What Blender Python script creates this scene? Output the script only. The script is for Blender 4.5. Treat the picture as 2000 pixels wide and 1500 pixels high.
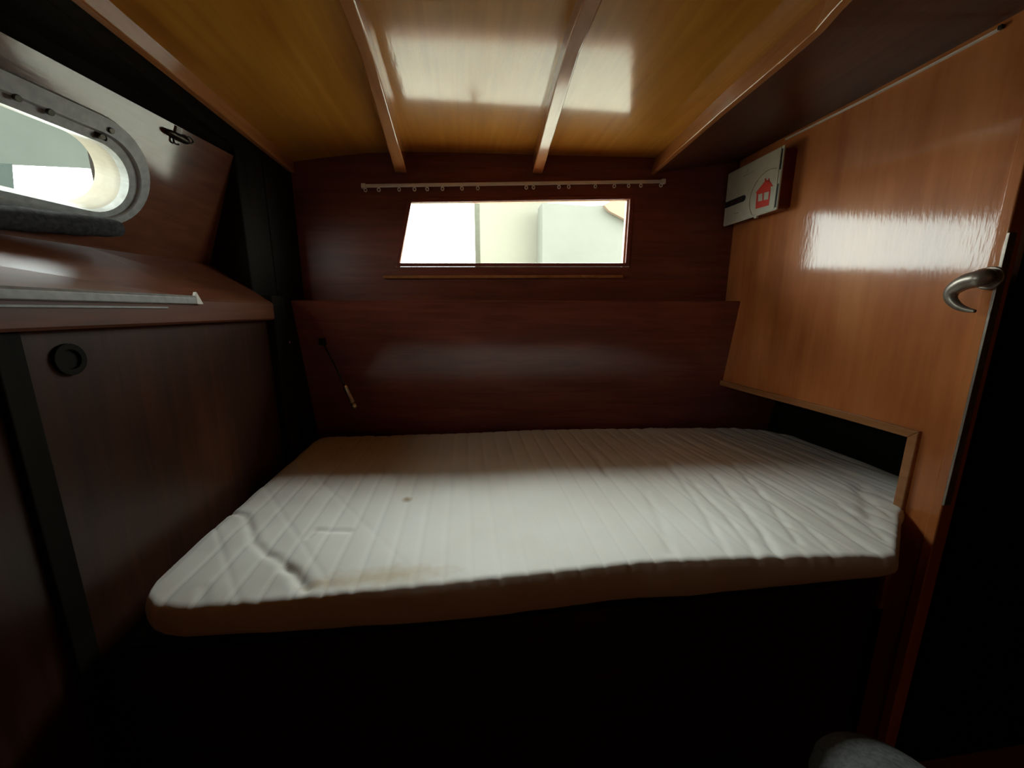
import bpy, bmesh, math, random
from mathutils import Vector, Matrix, noise

for o in list(bpy.data.objects):
    bpy.data.objects.remove(o, do_unlink=True)
scene = bpy.context.scene
COL = scene.collection

# ------------------------------------------------------------------ camera
F = 730.0                       # focal length in pixels of a 2000 px wide frame
CAM = Vector((0.0, 0.0, 1.25))
_y = Vector(((908 - 1000) / F, (750 - 607) / F, -1.0)).normalized()   # cabin's long axis in camera space
_z = Vector((0.0, -_y.z, _y.y)).normalized()
_x = _y.cross(_z)
ROT = Matrix((_x, _y, _z))      # world = ROT @ camera space
cam_data = bpy.data.cameras.new('camera')
cam_data.sensor_fit = 'HORIZONTAL'
cam_data.sensor_width = 36.0
cam_data.lens = F / 2000 * 36.0
cam_data.clip_start = 0.01
cam = bpy.data.objects.new('camera', cam_data)
COL.objects.link(cam)
cam.matrix_world = Matrix.Translation(CAM) @ ROT.to_4x4()
scene.camera = cam

# ------------------------------------------------------------------ world, daylight, exposure
scene.view_settings.view_transform = 'Standard'
scene.view_settings.look = 'None'
scene.view_settings.gamma = 1.0
scene.view_settings.use_curve_mapping = False
scene.view_settings.exposure = -0.12
scene.cycles.max_bounces = 14
scene.cycles.diffuse_bounces = 9
scene.cycles.glossy_bounces = 6
scene.cycles.transparent_max_bounces = 16
scene.cycles.caustics_reflective = True
scene.cycles.sample_clamp_indirect = 6.0
scene.cycles.use_denoising = True

SKY = 9.0
world = bpy.data.worlds.new('overcast_sky')
scene.world = world
world.use_nodes = True
wn = world.node_tree.nodes; wl = world.node_tree.links
wn.clear()
w_out = wn.new('ShaderNodeOutputWorld')
w_bg = wn.new('ShaderNodeBackground')
w_tc = wn.new('ShaderNodeTexCoord')
w_sep = wn.new('ShaderNodeSeparateXYZ')
w_ramp = wn.new('ShaderNodeValToRGB')
w_map = wn.new('ShaderNodeMapRange')
w_map.inputs['From Min'].default_value = -1.0
w_map.inputs['From Max'].default_value = 1.0
e = w_ramp.color_ramp.elements          # even overcast: position 0.5 is the horizon
e[0].position = 0.0; e[0].color = (0.25, 0.24, 0.19, 1)
e[1].position = 1.0; e[1].color = (0.75, 0.80, 0.80, 1)
m = e.new(0.46); m.color = (0.42, 0.42, 0.36, 1)
m = e.new(0.52); m.color = (1.50, 1.66, 1.60, 1)
m = e.new(0.65); m.color = (1.25, 1.36, 1.30, 1)
m = e.new(0.74); m.color = (0.66, 0.68, 0.60, 1)
# bright sky band added above the stern, unseen, to light the mattress
w_band = wn.new('ShaderNodeValToRGB'); b_ = w_band.color_ramp.elements
b_[0].position = 0.775; b_[0].color = (0, 0, 0, 1)
b_[1].position = 0.925; b_[1].color = (0, 0, 0, 1)
m = b_.new(0.805); m.color = (0.90, 0.99, 1.0, 1)
m = b_.new(0.892); m.color = (0.90, 0.99, 1.0, 1)
w_az = wn.new('ShaderNodeMapRange'); w_az.interpolation_type = 'SMOOTHSTEP'
w_az.inputs['From Min'].default_value = 0.12; w_az.inputs['From Max'].default_value = 0.45
BAND = 5.0
w_az.inputs['To Max'].default_value = BAND
w_mul = wn.new('ShaderNodeVectorMath'); w_mul.operation = 'SCALE'
w_add = wn.new('ShaderNodeVectorMath'); w_add.operation = 'ADD'
wl.new(w_tc.outputs['Generated'], w_sep.inputs[0])
wl.new(w_sep.outputs['Z'], w_map.inputs['Value'])
wl.new(w_map.outputs[0], w_ramp.inputs[0]); wl.new(w_map.outputs[0], w_band.inputs[0])
wl.new(w_sep.outputs['Y'], w_az.inputs['Value'])
wl.new(w_band.outputs[0], w_mul.inputs[0]); wl.new(w_az.outputs[0], w_mul.inputs['Scale'])
wl.new(w_ramp.outputs[0], w_add.inputs[0]); wl.new(w_mul.outputs[0], w_add.inputs[1])
wl.new(w_add.outputs[0], w_bg.inputs['Color'])
w_bg.inputs['Strength'].default_value = SKY
wl.new(w_bg.outputs[0], w_out.inputs['Surface'])

def portal(name, center, xdir, normal, sx, sy):
    ld = bpy.data.lights.new(name, 'AREA')
    ld.shape = 'RECTANGLE'; ld.size = sx; ld.size_y = sy
    ld.cycles.is_portal = True
    o = bpy.data.objects.new(name, ld); COL.objects.link(o)
    z = -Vector(normal).normalized(); x = Vector(xdir).normalized(); y = z.cross(x)
    o.matrix_world = Matrix.Translation(Vector(center)) @ Matrix((x, y, z)).transposed().to_4x4()
    return o

# ------------------------------------------------------------------ measuring helpers (photo point -> point on a real plane)
def ray(px, py):
    return ROT @ Vector(((px - 1000) / F, (750 - py) / F, -1.0))
def on_plane(px, py, p0, n):
    d = ray(px, py); n = Vector(n)
    return CAM + d * ((Vector(p0) - CAM).dot(n) / d.dot(n))
def onx(px, py, x): return on_plane(px, py, (x, 0, 0), (1, 0, 0))
def ony(px, py, y): return on_plane(px, py, (0, y, 0), (0, 1, 0))
def onz(px, py, z): return on_plane(px, py, (0, 0, z), (0, 0, 1))
BSL = -0.05                                                    # slope of the back wall
def yb(x, off=0.0): return 1.54 + BSL * (x - 0.2) + off        # back wall line
def onb(px, py, off=0.0): return on_plane(px, py, (0.2, 1.54 + off, 0), (-BSL, 1, 0))

# ------------------------------------------------------------------ materials
def new_mat(name):
    m = bpy.data.materials.new(name); m.use_nodes = True
    n = m.node_tree.nodes; l = m.node_tree.links
    b = n['Principled BSDF']
    return m, n, l, b
def wood(name, dark, mid, light, axis='Z', scale=9.0, rough=0.42, coat=1.0, coat_rough=0.09, bump=0.05, spec=0.12, blot=0.5, ior=1.5):
    m, n, l, b = new_mat(name)
    tc = n.new('ShaderNodeTexCoord'); mp = n.new('ShaderNodeMapping')
    s = [scale * 6, scale * 6, scale * 6]; s['XYZ'.index(axis)] = scale * 0.35
    mp.inputs['Scale'].default_value = s
    l.new(tc.outputs['Object'], mp.inputs[0])
    n1 = n.new('ShaderNodeTexNoise'); n1.inputs['Scale'].default_value = 1.0; n1.inputs['Detail'].default_value = 6; n1.inputs['Distortion'].default_value = 0.6
    l.new(mp.outputs[0], n1.inputs['Vector'])
    mp2 = n.new('ShaderNodeMapping'); s2 = [5.0, 5.0, 5.0]; s2['XYZ'.index(axis)] = 1.6
    mp2.inputs['Scale'].default_value = s2
    l.new(tc.outputs['Object'], mp2.inputs[0])
    n2 = n.new('ShaderNodeTexNoise'); n2.inputs['Scale'].default_value = 1.5; n2.inputs['Detail'].default_value = 4
    l.new(mp2.outputs[0], n2.inputs['Vector'])
    mx = n.new('ShaderNodeMix'); mx.data_type = 'FLOAT'; mx.inputs[0].default_value = blot
    l.new(n1.outputs[0], mx.inputs[2]); l.new(n2.outputs[0], mx.inputs[3])
    r = n.new('ShaderNodeValToRGB'); el = r.color_ramp.elements
    el[0].position = 0.32; el[0].color = (*dark, 1); el[1].position = 0.68; el[1].color = (*light, 1)
    k = el.new(0.5); k.color = (*mid, 1)
    l.new(mx.outputs[0], r.inputs[0]); l.new(r.outputs[0], b.inputs['Base Color'])
    b.inputs['Roughness'].default_value = rough
    b.inputs['Specular IOR Level'].default_value = spec
    b.inputs['Coat Weight'].default_value = coat
    b.inputs['Coat Roughness'].default_value = coat_rough
    b.inputs['Coat IOR'].default_value = ior
    # brushed varnish: fine ripples in the clear coat
    n3 = n.new('ShaderNodeTexNoise'); n3.inputs['Scale'].default_value = 1.0; n3.inputs['Detail'].default_value = 3
    mp3 = n.new('ShaderNodeMapping'); s3 = [150.0] * 3; s3['XYZ'.index(axis)] = 30.0
    mp3.inputs['Scale'].default_value = s3
    l.new(tc.outputs['Object'], mp3.inputs[0]); l.new(mp3.outputs[0], n3.inputs['Vector'])
    bp = n.new('ShaderNodeBump'); bp.inputs['Strength'].default_value = bump; bp.inputs['Distance'].default_value = 0.002
    l.new(n3.outputs[0], bp.inputs['Height']); l.new(bp.outputs[0], b.inputs['Coat Normal']); l.new(bp.outputs[0], b.inputs['Normal'])
    return m
def plain(name, col, rough=0.5, metal=0.0, noise_amt=0.12, nscale=40.0, spec=0.5, bump=0.0):
    m, n, l, b = new_mat(name)
    tc = n.new('ShaderNodeTexCoord')
    nz = n.new('ShaderNodeTexNoise'); nz.inputs['Scale'].default_value = nscale; nz.inputs['Detail'].default_value = 4
    l.new(tc.outputs['Object'], nz.inputs['Vector'])
    r = n.new('ShaderNodeValToRGB'); el = r.color_ramp.elements
    el[0].position = 0.35; el[0].color = (*[c * (1 - noise_amt) for c in col], 1)
    el[1].position = 0.65; el[1].color = (*[min(1, c * (1 + noise_amt)) for c in col], 1)
    l.new(nz.outputs[0], r.inputs[0]); l.new(r.outputs[0], b.inputs['Base Color'])
    b.inputs['Roughness'].default_value = rough; b.inputs['Metallic'].default_value = metal
    b.inputs['Specular IOR Level'].default_value = spec
    if bump:
        bp = n.new('ShaderNodeBump'); bp.inputs['Strength'].default_value = bump; bp.inputs['Distance'].default_value = 0.003
        l.new(nz.outputs[0], bp.inputs['Height']); l.new(bp.outputs[0], b.inputs['Normal'])
    return m
def glass(name, tint=(0.97, 0.99, 0.98)):
    m, n, l, b = new_mat(name); n.remove(b)
    out = n['Material Output']
    t = n.new('ShaderNodeBsdfTransparent'); t.inputs[0].default_value = (*tint, 1)
    g = n.new('ShaderNodeBsdfGlossy'); g.inputs['Roughness'].default_value = 0.03
    fr = n.new('ShaderNodeFresnel'); fr.inputs[0].default_value = 1.45
    mx = n.new('ShaderNodeMixShader')
    gm = n.new('ShaderNodeNewGeometry'); iv = n.new('ShaderNodeMath'); iv.operation = 'SUBTRACT'; iv.inputs[0].default_value = 1.0
    ml = n.new('ShaderNodeMath'); ml.operation = 'MULTIPLY'
    l.new(gm.outputs['Backfacing'], iv.inputs[1]); l.new(iv.outputs[0], ml.inputs[0]); l.new(fr.outputs[0], ml.inputs[1])
    l.new(ml.outputs[0], mx.inputs[0]); l.new(t.outputs[0], mx.inputs[1]); l.new(g.outputs[0], mx.inputs[2])
    l.new(mx.outputs[0], out.inputs['Surface'])
    return m

M = {}
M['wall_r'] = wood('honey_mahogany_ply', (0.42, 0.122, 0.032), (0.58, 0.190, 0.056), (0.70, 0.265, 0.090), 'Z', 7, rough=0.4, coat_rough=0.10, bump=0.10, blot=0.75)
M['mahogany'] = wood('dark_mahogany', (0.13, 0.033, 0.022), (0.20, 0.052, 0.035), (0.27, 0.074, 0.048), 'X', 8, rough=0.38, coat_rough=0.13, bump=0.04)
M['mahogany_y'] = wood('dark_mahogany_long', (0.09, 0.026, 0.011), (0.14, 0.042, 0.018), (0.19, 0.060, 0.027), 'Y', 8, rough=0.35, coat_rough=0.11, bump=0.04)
M['shelf'] = wood('shelf_mahogany', (0.09, 0.026, 0.011), (0.14, 0.042, 0.018), (0.19, 0.060, 0.027), 'Y', 8, rough=0.5, spec=0.3, coat=0.3, coat_rough=0.32, bump=0.04)
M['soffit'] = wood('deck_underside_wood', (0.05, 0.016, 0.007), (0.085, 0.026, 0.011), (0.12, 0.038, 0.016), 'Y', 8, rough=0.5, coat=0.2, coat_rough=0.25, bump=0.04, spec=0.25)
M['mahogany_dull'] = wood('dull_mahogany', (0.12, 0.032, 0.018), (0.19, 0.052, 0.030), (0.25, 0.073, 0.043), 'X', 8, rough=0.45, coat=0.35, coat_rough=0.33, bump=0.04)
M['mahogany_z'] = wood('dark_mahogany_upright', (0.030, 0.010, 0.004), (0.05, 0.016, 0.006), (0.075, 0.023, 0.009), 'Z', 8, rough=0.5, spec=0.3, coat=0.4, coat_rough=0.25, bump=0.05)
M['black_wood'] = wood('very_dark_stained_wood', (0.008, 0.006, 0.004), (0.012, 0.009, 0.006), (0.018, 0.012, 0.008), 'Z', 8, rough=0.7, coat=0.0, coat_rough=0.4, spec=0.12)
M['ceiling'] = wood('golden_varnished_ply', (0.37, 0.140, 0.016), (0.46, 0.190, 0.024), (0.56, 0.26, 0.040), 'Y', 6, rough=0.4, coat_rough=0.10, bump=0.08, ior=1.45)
M['beam'] = wood('varnished_beam_wood', (0.27, 0.095, 0.028), (0.38, 0.145, 0.045), (0.48, 0.20, 0.07), 'Y', 8, rough=0.4, coat_rough=0.12, bump=0.05)
M['lip'] = wood('oiled_edge_wood', (0.25, 0.10, 0.035), (0.38, 0.16, 0.06), (0.48, 0.21, 0.085), 'Y', 8, rough=0.45, coat=0.6, coat_rough=0.15)
M['white_plastic'] = plain('aged_white_plastic', (0.86, 0.83, 0.76), 0.35, noise_amt=0.05)
M['lid_plastic'] = plain('cream_plastic', (0.62, 0.59, 0.46), 0.4, noise_amt=0.04)
M['grey_paint'] = plain('porthole_grey_paint', (0.36, 0.36, 0.34), 0.42, noise_amt=0.15, nscale=60)
M['cream_paint'] = plain('porthole_cream_liner', (0.26, 0.225, 0.165), 0.55, noise_amt=0.08)
M['dark_metal'] = plain('dark_bronze_metal', (0.05, 0.045, 0.035), 0.35, 0.8, noise_amt=0.2)
M['lever_metal'] = plain('brushed_brown_metal', (0.36, 0.31, 0.26), 0.36, 0.7, noise_amt=0.15)
M['brass'] = plain('dull_brass', (0.60, 0.50, 0.34), 0.3, 0.9, noise_amt=0.15)
M['steel'] = plain('satin_steel', (0.55, 0.55, 0.55), 0.25, 1.0, noise_amt=0.05)
M['red_wood'] = plain('dark_red_lacquer', (0.16, 0.012, 0.008), 0.3, noise_amt=0.15, nscale=20)
M['red_paint'] = plain('emblem_red', (0.75, 0.045, 0.02), 0.5, noise_amt=0.05)
M['tan_ring'] = plain('emblem_tan_ring', (0.35, 0.24, 0.13), 0.5, noise_amt=0.1)
M['dark_label'] = plain('dark_label_strip', (0.03, 0.035, 0.035), 0.3, noise_amt=0.2)
M['grey_ink'] = plain('pale_grey_ink', (0.35, 0.35, 0.30), 0.6, noise_amt=0.05)
M['dark_cloth'] = plain('dark_grey_cloth', (0.045, 0.042, 0.042), 0.9, noise_amt=0.3, nscale=120, spec=0.1, bump=0.3)
M['cushion'] = plain('grey_cushion_fabric', (0.09, 0.09, 0.085), 0.95, noise_amt=0.2, nscale=150, spec=0.1, bump=0.3)
M['glass'] = glass('clear_window_glass')
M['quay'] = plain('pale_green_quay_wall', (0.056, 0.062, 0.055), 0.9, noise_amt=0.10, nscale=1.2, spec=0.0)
M['quay_dark'] = plain('grey_green_quay_block', (0.035, 0.043, 0.039), 0.9, noise_amt=0.1, nscale=1.5, spec=0.0)  # one even grey green, darker than the quay wall
M['cream_wall'] = plain('cream_rendered_wall', (0.200, 0.192, 0.160), 0.9, noise_amt=0.06, nscale=0.6, spec=0.0)
M['pale_wall'] = plain('pale_grey_wall', (0.170, 0.172, 0.155), 0.9, noise_amt=0.08, nscale=0.7, spec=0.0)
M['peach_wall'] = plain('peach_wall', (0.24, 0.175, 0.135), 0.9, noise_amt=0.05, nscale=1, spec=0.0)
M['post_paint'] = plain('grey_green_post', (0.12, 0.125, 0.10), 0.8, noise_amt=0.05, spec=0.0)
M['hull_white'] = plain('hull_outside_white', (0.6, 0.6, 0.58), 0.6)
M['deck'] = plain('warm_white_deck', (0.47, 0.44, 0.34), 0.6, noise_amt=0.04, nscale=3)
M['bed_base'] = wood('berth_board_wood', (0.02, 0.012, 0.006), (0.03, 0.018, 0.009), (0.042, 0.024, 0.012), 'X', 6, rough=0.6, coat=0.2, coat_rough=0.4)

def mattress_mat():
    m, n, l, b = new_mat('quilted_mattress_fabric')
    tc = n.new('ShaderNodeTexCoord')
    base = n.new('ShaderNodeTexNoise'); base.inputs['Scale'].default_value = 5; base.inputs['Detail'].default_value = 5
    l.new(tc.outputs['Object'], base.inputs['Vector'])
    r = n.new('ShaderNodeValToRGB'); el = r.color_ramp.elements
    el[0].position = 0.3; el[0].color = (0.66, 0.62, 0.55, 1); el[1].position = 0.7; el[1].color = (0.73, 0.70, 0.64, 1)
    l.new(base.outputs[0], r.inputs[0])
    last = r.outputs[0]
    def stain(c, rx, ry, col, k):
        nonlocal last
        mp = n.new('ShaderNodeMapping'); mp.vector_type = 'POINT'
        mp.inputs['Location'].default_value = (-c[0] / rx, -c[1] / ry, 0)
        mp.inputs['Scale'].default_value = (1 / rx, 1 / ry, 0)
        nz = n.new('ShaderNodeTexNoise'); nz.inputs['Scale'].default_value = 45
        l.new(tc.outputs['Object'], nz.inputs['Vector'])
        l.new(tc.outputs['Object'], mp.inputs[0])
        le = n.new('ShaderNodeVectorMath'); le.operation = 'LENGTH'; l.new(mp.outputs[0], le.inputs[0])
        ad = n.new('ShaderNodeMath'); ad.operation = 'MULTIPLY_ADD'; ad.inputs[1].default_value = 0.9; 
        l.new(nz.outputs[0], ad.inputs[0]); l.new(le.outputs['Value'], ad.inputs[2])
        mr = n.new('ShaderNodeMapRange'); mr.inputs['From Min'].default_value = 0.55; mr.inputs['From Max'].default_value = 1.45
        mr.inputs['To Min'].default_value = k; mr.inputs['To Max'].default_value = 0
        l.new(ad.outputs[0], mr.inputs['Value'])
        mx = n.new('ShaderNodeMix'); mx.data_type = 'RGBA'
        l.new(mr.outputs[0], mx.inputs[0]); l.new(last, mx.inputs[6]); mx.inputs[7].default_value = (*col, 1)
        last = mx.outputs[2]
    p = onz(795, 976, 0.75); stain(p, 0.016, 0.02, (0.30, 0.17, 0.06), 0.75)
    p = onz(740, 1125, 0.75); stain(p, 0.16, 0.035, (0.48, 0.36, 0.20), 0.6)
    p = onz(620, 1140, 0.75); stain(p, 0.05, 0.015, (0.42, 0.30, 0.16), 0.5)
    l.new(last, b.inputs['Base Color'])
    b.inputs['Roughness'].default_value = 0.9; b.inputs['Specular IOR Level'].default_value = 0.15
    b.inputs['Sheen Weight'].default_value = 0.1
    w = n.new('ShaderNodeTexNoise'); w.inputs['Scale'].default_value = 600
    l.new(tc.outputs['Object'], w.inputs['Vector'])
    bp = n.new('ShaderNodeBump'); bp.inputs['Strength'].default_value = 0.15; bp.inputs['Distance'].default_value = 0.001
    l.new(w.outputs[0], bp.inputs['Height']); l.new(bp.outputs[0], b.inputs['Normal'])
    return m
M['mattress'] = mattress_mat()

# ------------------------------------------------------------------ mesh helpers
def link(name, bm, mat, parent=None, smooth=False, bevel=0.0):
    me = bpy.data.meshes.new(name)
    bmesh.ops.recalc_face_normals(bm, faces=bm.faces)
    bm.to_mesh(me); bm.free()
    o = bpy.data.objects.new(name, me); COL.objects.link(o)
    me.materials.append(M[mat] if isinstance(mat, str) else mat)
    if smooth:
        for p in me.polygons: p.use_smooth = True
    if smooth == 'sharp': me.set_sharp_from_angle(angle=math.radians(30))
    if parent is not None: o.parent = parent
    if bevel > 0:
        md = o.modifiers.new('bevel', 'BEVEL'); md.width = bevel; md.segments = 3; md.limit_method = 'ANGLE'; md.angle_limit = math.radians(35)
    return o
def tag(o, label, cat, group=None, kind=None):
    o['label'] = label; o['category'] = cat
    if group: o['group'] = group
    if kind: o['kind'] = kind
    return o
def structure(o, label=None):
    o['kind'] = 'structure'
    if label: o['label'] = label
    return o
def box(bm, x0, x1, y0, y1, z0, z1):
    vs = [bm.verts.new((x, y, z)) for x in (x0, x1) for y in (y0, y1) for z in (z0, z1)]
    for f in ((0, 1, 3, 2), (4, 6, 7, 5), (0, 4, 5, 1), (2, 3, 7, 6), (0, 2, 6, 4), (1, 5, 7, 3)):
        bm.faces.new([vs[i] for i in f])
def prism(bm, pts, off):
    """closed solid: polygon pts pushed along vector off"""
    off = Vector(off); a = [bm.verts.new(Vector(p)) for p in pts]; b = [bm.verts.new(Vector(p) + off) for p in pts]
    bm.faces.new(a); bm.faces.new(b[::-1])
    n = len(a)
    for i in range(n): bm.faces.new((a[i], a[(i + 1) % n], b[(i + 1) % n], b[i]))
def ring_solid(bm, outer, inner, off, outer_off=None):
    """flat frame between two loops with equal count, pushed along off"""
    off = Vector(off); n = len(outer)
    A = [bm.verts.new(Vector(p)) for p in outer]; B = [bm.verts.new(Vector(p)) for p in inner]
    A2 = [bm.verts.new(Vector(p) + off) for p in outer]; B2 = [bm.verts.new(Vector(p) + off) for p in inner]
    for i in range(n):
        j = (i + 1) % n
        bm.faces.new((A[i], A[j], B[j], B[i])); bm.faces.new((A2[i], B2[i], B2[j], A2[j]))
        bm.faces.new((A[i], A2[i], A2[j], A[j])); bm.faces.new((B[i], B[j], B2[j], B2[i]))
def loft(bm, rings, cap=True, closed=True):
    R = [[bm.verts.new(Vector(p)) for p in r] for r in rings]
    for a, b in zip(R, R[1:]):
        n = len(a)
        for i in range(n if closed else n - 1):
            j = (i + 1) % n
            bm.faces.new((a[i], a[j], b[j], b[i]))
    if cap:
        bm.faces.new(R[0][::-1]); bm.faces.new(R[-1])
def tube(bm, pts, rad, seg=12, flat=1.0):
    pts = [Vector(p) for p in pts]
    if not isinstance(rad, (list, tuple)): rad = [rad] * len(pts)
    rings = []; prev = None
    for i, p in enumerate(pts):
        t = (pts[min(i + 1, len(pts) - 1)] - pts[max(i - 1, 0)]).normalized()
        if prev is None:
            u = t.cross(Vector((0, 0, 1)))
            if u.length < 0.1: u = t.cross(Vector((0, 1, 0)))
            u.normalize()
        else:
            u = (prev - t * prev.dot(t)).normalized()
        prev = u; v = t.cross(u)
        rings.append([p + (u * math.cos(2 * math.pi * k / seg) * flat + v * math.sin(2 * math.pi * k / seg)) * rad[i] for k in range(seg)])
    loft(bm, rings)
def smooth_path(pts, n=8):
    pts = [Vector(p) for p in pts]; out = []
    P = [pts[0]] + pts + [pts[-1]]
    for i in range(1, len(P) - 2):
        p0, p1, p2, p3 = P[i - 1], P[i], P[i + 1], P[i + 2]
        for k in range(n):
            t = k / n
            out.append(0.5 * ((2 * p1) + (p2 - p0) * t + (2 * p0 - 5 * p1 + 4 * p2 - p3) * t * t + (3 * p1 - p0 - 3 * p2 + p3) * t ** 3))
    out.append(pts[-1]); return out
def interp(xs, ys, x):
    if x <= xs[0]: return ys[0]
    for a, b, c, d in zip(xs, xs[1:], ys, ys[1:]):
        if x <= b: return c + (d - c) * (x - a) / (b - a)
    return ys[-1]
def empty(name, loc=(0, 0, 0)):
    o = bpy.data.objects.new(name, None); COL.objects.link(o); o.empty_display_size = 0.05
    return o

YF = -0.80         # wall behind the camera
XR = 1.113         # right wall plane
SOFR = 1.83
# ------------------------------------------------------------------ floor and the wall behind
bm = bmesh.new(); box(bm, -1.25, 1.75, YF - 0.03, 1.75, -0.03, 0.0)
structure(link('floor', bm, 'lip'), 'light wooden cabin floor below the berth')  # light wood picked to bounce light onto the mattress front
bm = bmesh.new(); box(bm, -1.25, 1.75, YF - 0.03, YF, 0, 2.0)
structure(link('wall_front', bm, 'wall_r'), 'honey panelled wall facing the berth')  # honey ply used for warm bounce from behind the camera

# ------------------------------------------------------------------ back wall with the long window
win = [onb(795, 388), onb(1238, 382), onb(1228, 521), onb(773, 521)]       # TL TR BR BL
T = Vector((0.0, 0.055, 0))
xl, xr2 = -1.2, 1.75
def bp(x, z, off=0.0): return Vector((x, yb(x, off), z))
zt, zb = 1.98, 1.27
bm = bmesh.new()
ring_solid(bm, [bp(xl, zt), bp(xr2, zt), bp(xr2, zb), bp(xl, zb)], win, T)
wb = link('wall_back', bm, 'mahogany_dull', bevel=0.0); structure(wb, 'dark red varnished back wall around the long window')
# lower panel leaning slightly forward at the top, with the ledge above it
bm = bmesh.new()
led = 0.088
poly = [Vector((0, 0.0, 0.0)), Vector((0, 0.004, 0.70)), Vector((0, -led, 1.285)), Vector((0, -led + 0.002, 1.2875)), Vector((0, -led + 0.006, 1.2885)), Vector((0, 0.0, 1.289)), Vector((0, 0.05, 1.294)), Vector((0, 0.05, 0.0))]
def sect(x): return [Vector((x, yb(x) + p.y, p.z)) for p in poly]
loft(bm, [sect(-1.2), sect(XR + 0.35)])
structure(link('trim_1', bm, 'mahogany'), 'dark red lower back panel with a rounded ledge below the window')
# sill batten below the window
a = onb(748, 541, -0.014); b = onb(1217, 540, -0.014)
bm = bmesh.new()
box(bm, a.x, b.x, -0.012, 0.012, -0.006, 0.006)
for v in bm.verts:
    v.co = Vector((v.co.x, yb(v.co.x) + v.co.y - 0.004, (a.z if v.co.x < 0.2 else b.z) + v.co.z))
structure(link('trim_2', bm, 'beam', bevel=0.004), 'thin wooden sill batten under the long window')

# window: wooden inner frame, glass, right-hand stile
w1 = empty('window_1'); structure(w1, 'long low window filled with white daylight')
c = sum(win, Vector()) / 4
def shrink(ps, dx, dz, off):
    out = []
    for p in ps:
        q = Vector((p.x - math.copysign(dx, p.x - c.x), 0, p.z - math.copysign(dz, p.z - c.z))); q.y = yb(q.x, off); out.append(q)
    return out
bm = bmesh.new(); ring_solid(bm, shrink(win, -0.001, -0.001, 0.047), shrink(win, 0.006, 0.004, 0.047), (0, 0.02, 0))
link('window_frame', bm, 'lip', w1, bevel=0.002)
bm = bmesh.new(); prism(bm, shrink(win, 0.004, 0.003, 0.056), (0, 0.004, 0)); link('window_pane', bm, 'glass', w1)
# surround proud of the wall
bm = bmesh.new(); ring_solid(bm, shrink(win, -0.016, -0.014, -0.005), shrink(win, 0.0, 0.0, -0.005), (0, 0.006, 0))
link('window_surround', bm, 'mahogany', w1, bevel=0.003)
portal('window_daylight', (c.x, yb(c.x, 0.10), c.z), (1, BSL, 0), (BSL * 1.0, -1, 0), 0.97, 0.32)

# ------------------------------------------------------------------ right wall with the cut-out over the berth
y_lip = 0.752; z_lip = 0.957; y_edge = 0.702
yc = yb(XR)
bm = bmesh.new()
TH = Vector((0.022, 0, 0))
def bow(y):
    """the plywood is bowed a little: inward lean of its face in metres"""
    ys = [0.70, 0.80, 0.95, 1.10, 1.20, 1.30, 1.40, 1.55]; sl = [-0.030, -0.008, 0.022, 0.050, 0.058, 0.040, 0.015, 0.0]
    d = 0.0; n = 40
    for k in range(n):
        yy = 0.70 + (y - 0.70) * (k + 0.5) / n; d += interp(ys, sl, yy) * (y - 0.70) / n
    return -d if y > 0.70 else 0.0
cols = [y_edge, 0.71, 0.72, 0.735, y_lip] + [y_lip + (yc + 0.02 - y_lip) * k / 40 for k in range(1, 41)]
for ya, yb_ in zip(cols, cols[1:]):
    za = 0.0 if yb_ <= y_lip + 1e-6 else z_lip
    if ya == y_edge or abs(ya - y_lip) < 1e-9: prev_l = None
    zt_ = SOFR + 0.1
    if prev_l is None:
        prev_l = [bm.verts.new((XR + bow(ya) + dx, ya, z)) for dx in (0, 0.022) for z in (za, zt_)]
        bm.faces.new((prev_l[0], prev_l[1], prev_l[3], prev_l[2]))
    cur = [bm.verts.new((XR + bow(yb_) + dx, yb_, z)) for dx in (0, 0.022) for z in (za, zt_)]
    for a_, b_ in ((0, 1), (1, 3), (3, 2), (2, 0)): bm.faces.new((prev_l[a_], prev_l[b_], cur[b_], cur[a_]))
    prev_l = cur
bm.faces.new((prev_l[0], prev_l[1], prev_l[3], prev_l[2]))
bmesh.ops.remove_doubles(bm, verts=bm.verts, dist=1e-6)
wr = link('wall_right', bm, 'wall_r', smooth='sharp')
structure(wr, 'orange brown varnished plywood wall on the right')
# edge lip of the cut-out
bm = bmesh.new()
lw = 0.022
prism(bm, [(XR - 0.010, y_lip, z_lip), (XR - 0.010, y_lip, 0.45), (XR - 0.010, y_lip + lw, 0.45), (XR - 0.010, y_lip + lw, z_lip - lw)], (0.033, 0, 0))
ys_ = [y_lip + (yc - y_lip) * k / 24 for k in range(25)]
loft(bm, [[Vector((XR - 0.010 + bow(y_) + dx, y_ + (lw if (k_ == 0 and dz) else 0), z_lip + dz)) for dx, dz in ((0, 0), (0.033, 0), (0.033, -lw), (0, -lw))] for k_, y_ in enumerate(ys_)])
structure(link('trim_3', bm, 'lip', bevel=0.003), 'light wooden lip edging the berth cut-out in the right wall')
# recess beyond the cut-out
bm = bmesh.new()
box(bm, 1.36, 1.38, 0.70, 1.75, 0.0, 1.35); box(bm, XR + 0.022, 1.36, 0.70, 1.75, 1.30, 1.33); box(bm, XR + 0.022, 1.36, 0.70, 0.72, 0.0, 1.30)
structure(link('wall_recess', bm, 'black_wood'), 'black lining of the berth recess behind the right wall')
# dark passage beyond the door frame
bm = bmesh.new()
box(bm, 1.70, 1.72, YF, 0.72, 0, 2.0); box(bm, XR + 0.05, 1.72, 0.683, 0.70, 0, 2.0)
structure(link('wall_passage', bm, 'black_wood'), 'black unlit passage at the right edge')

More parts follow.
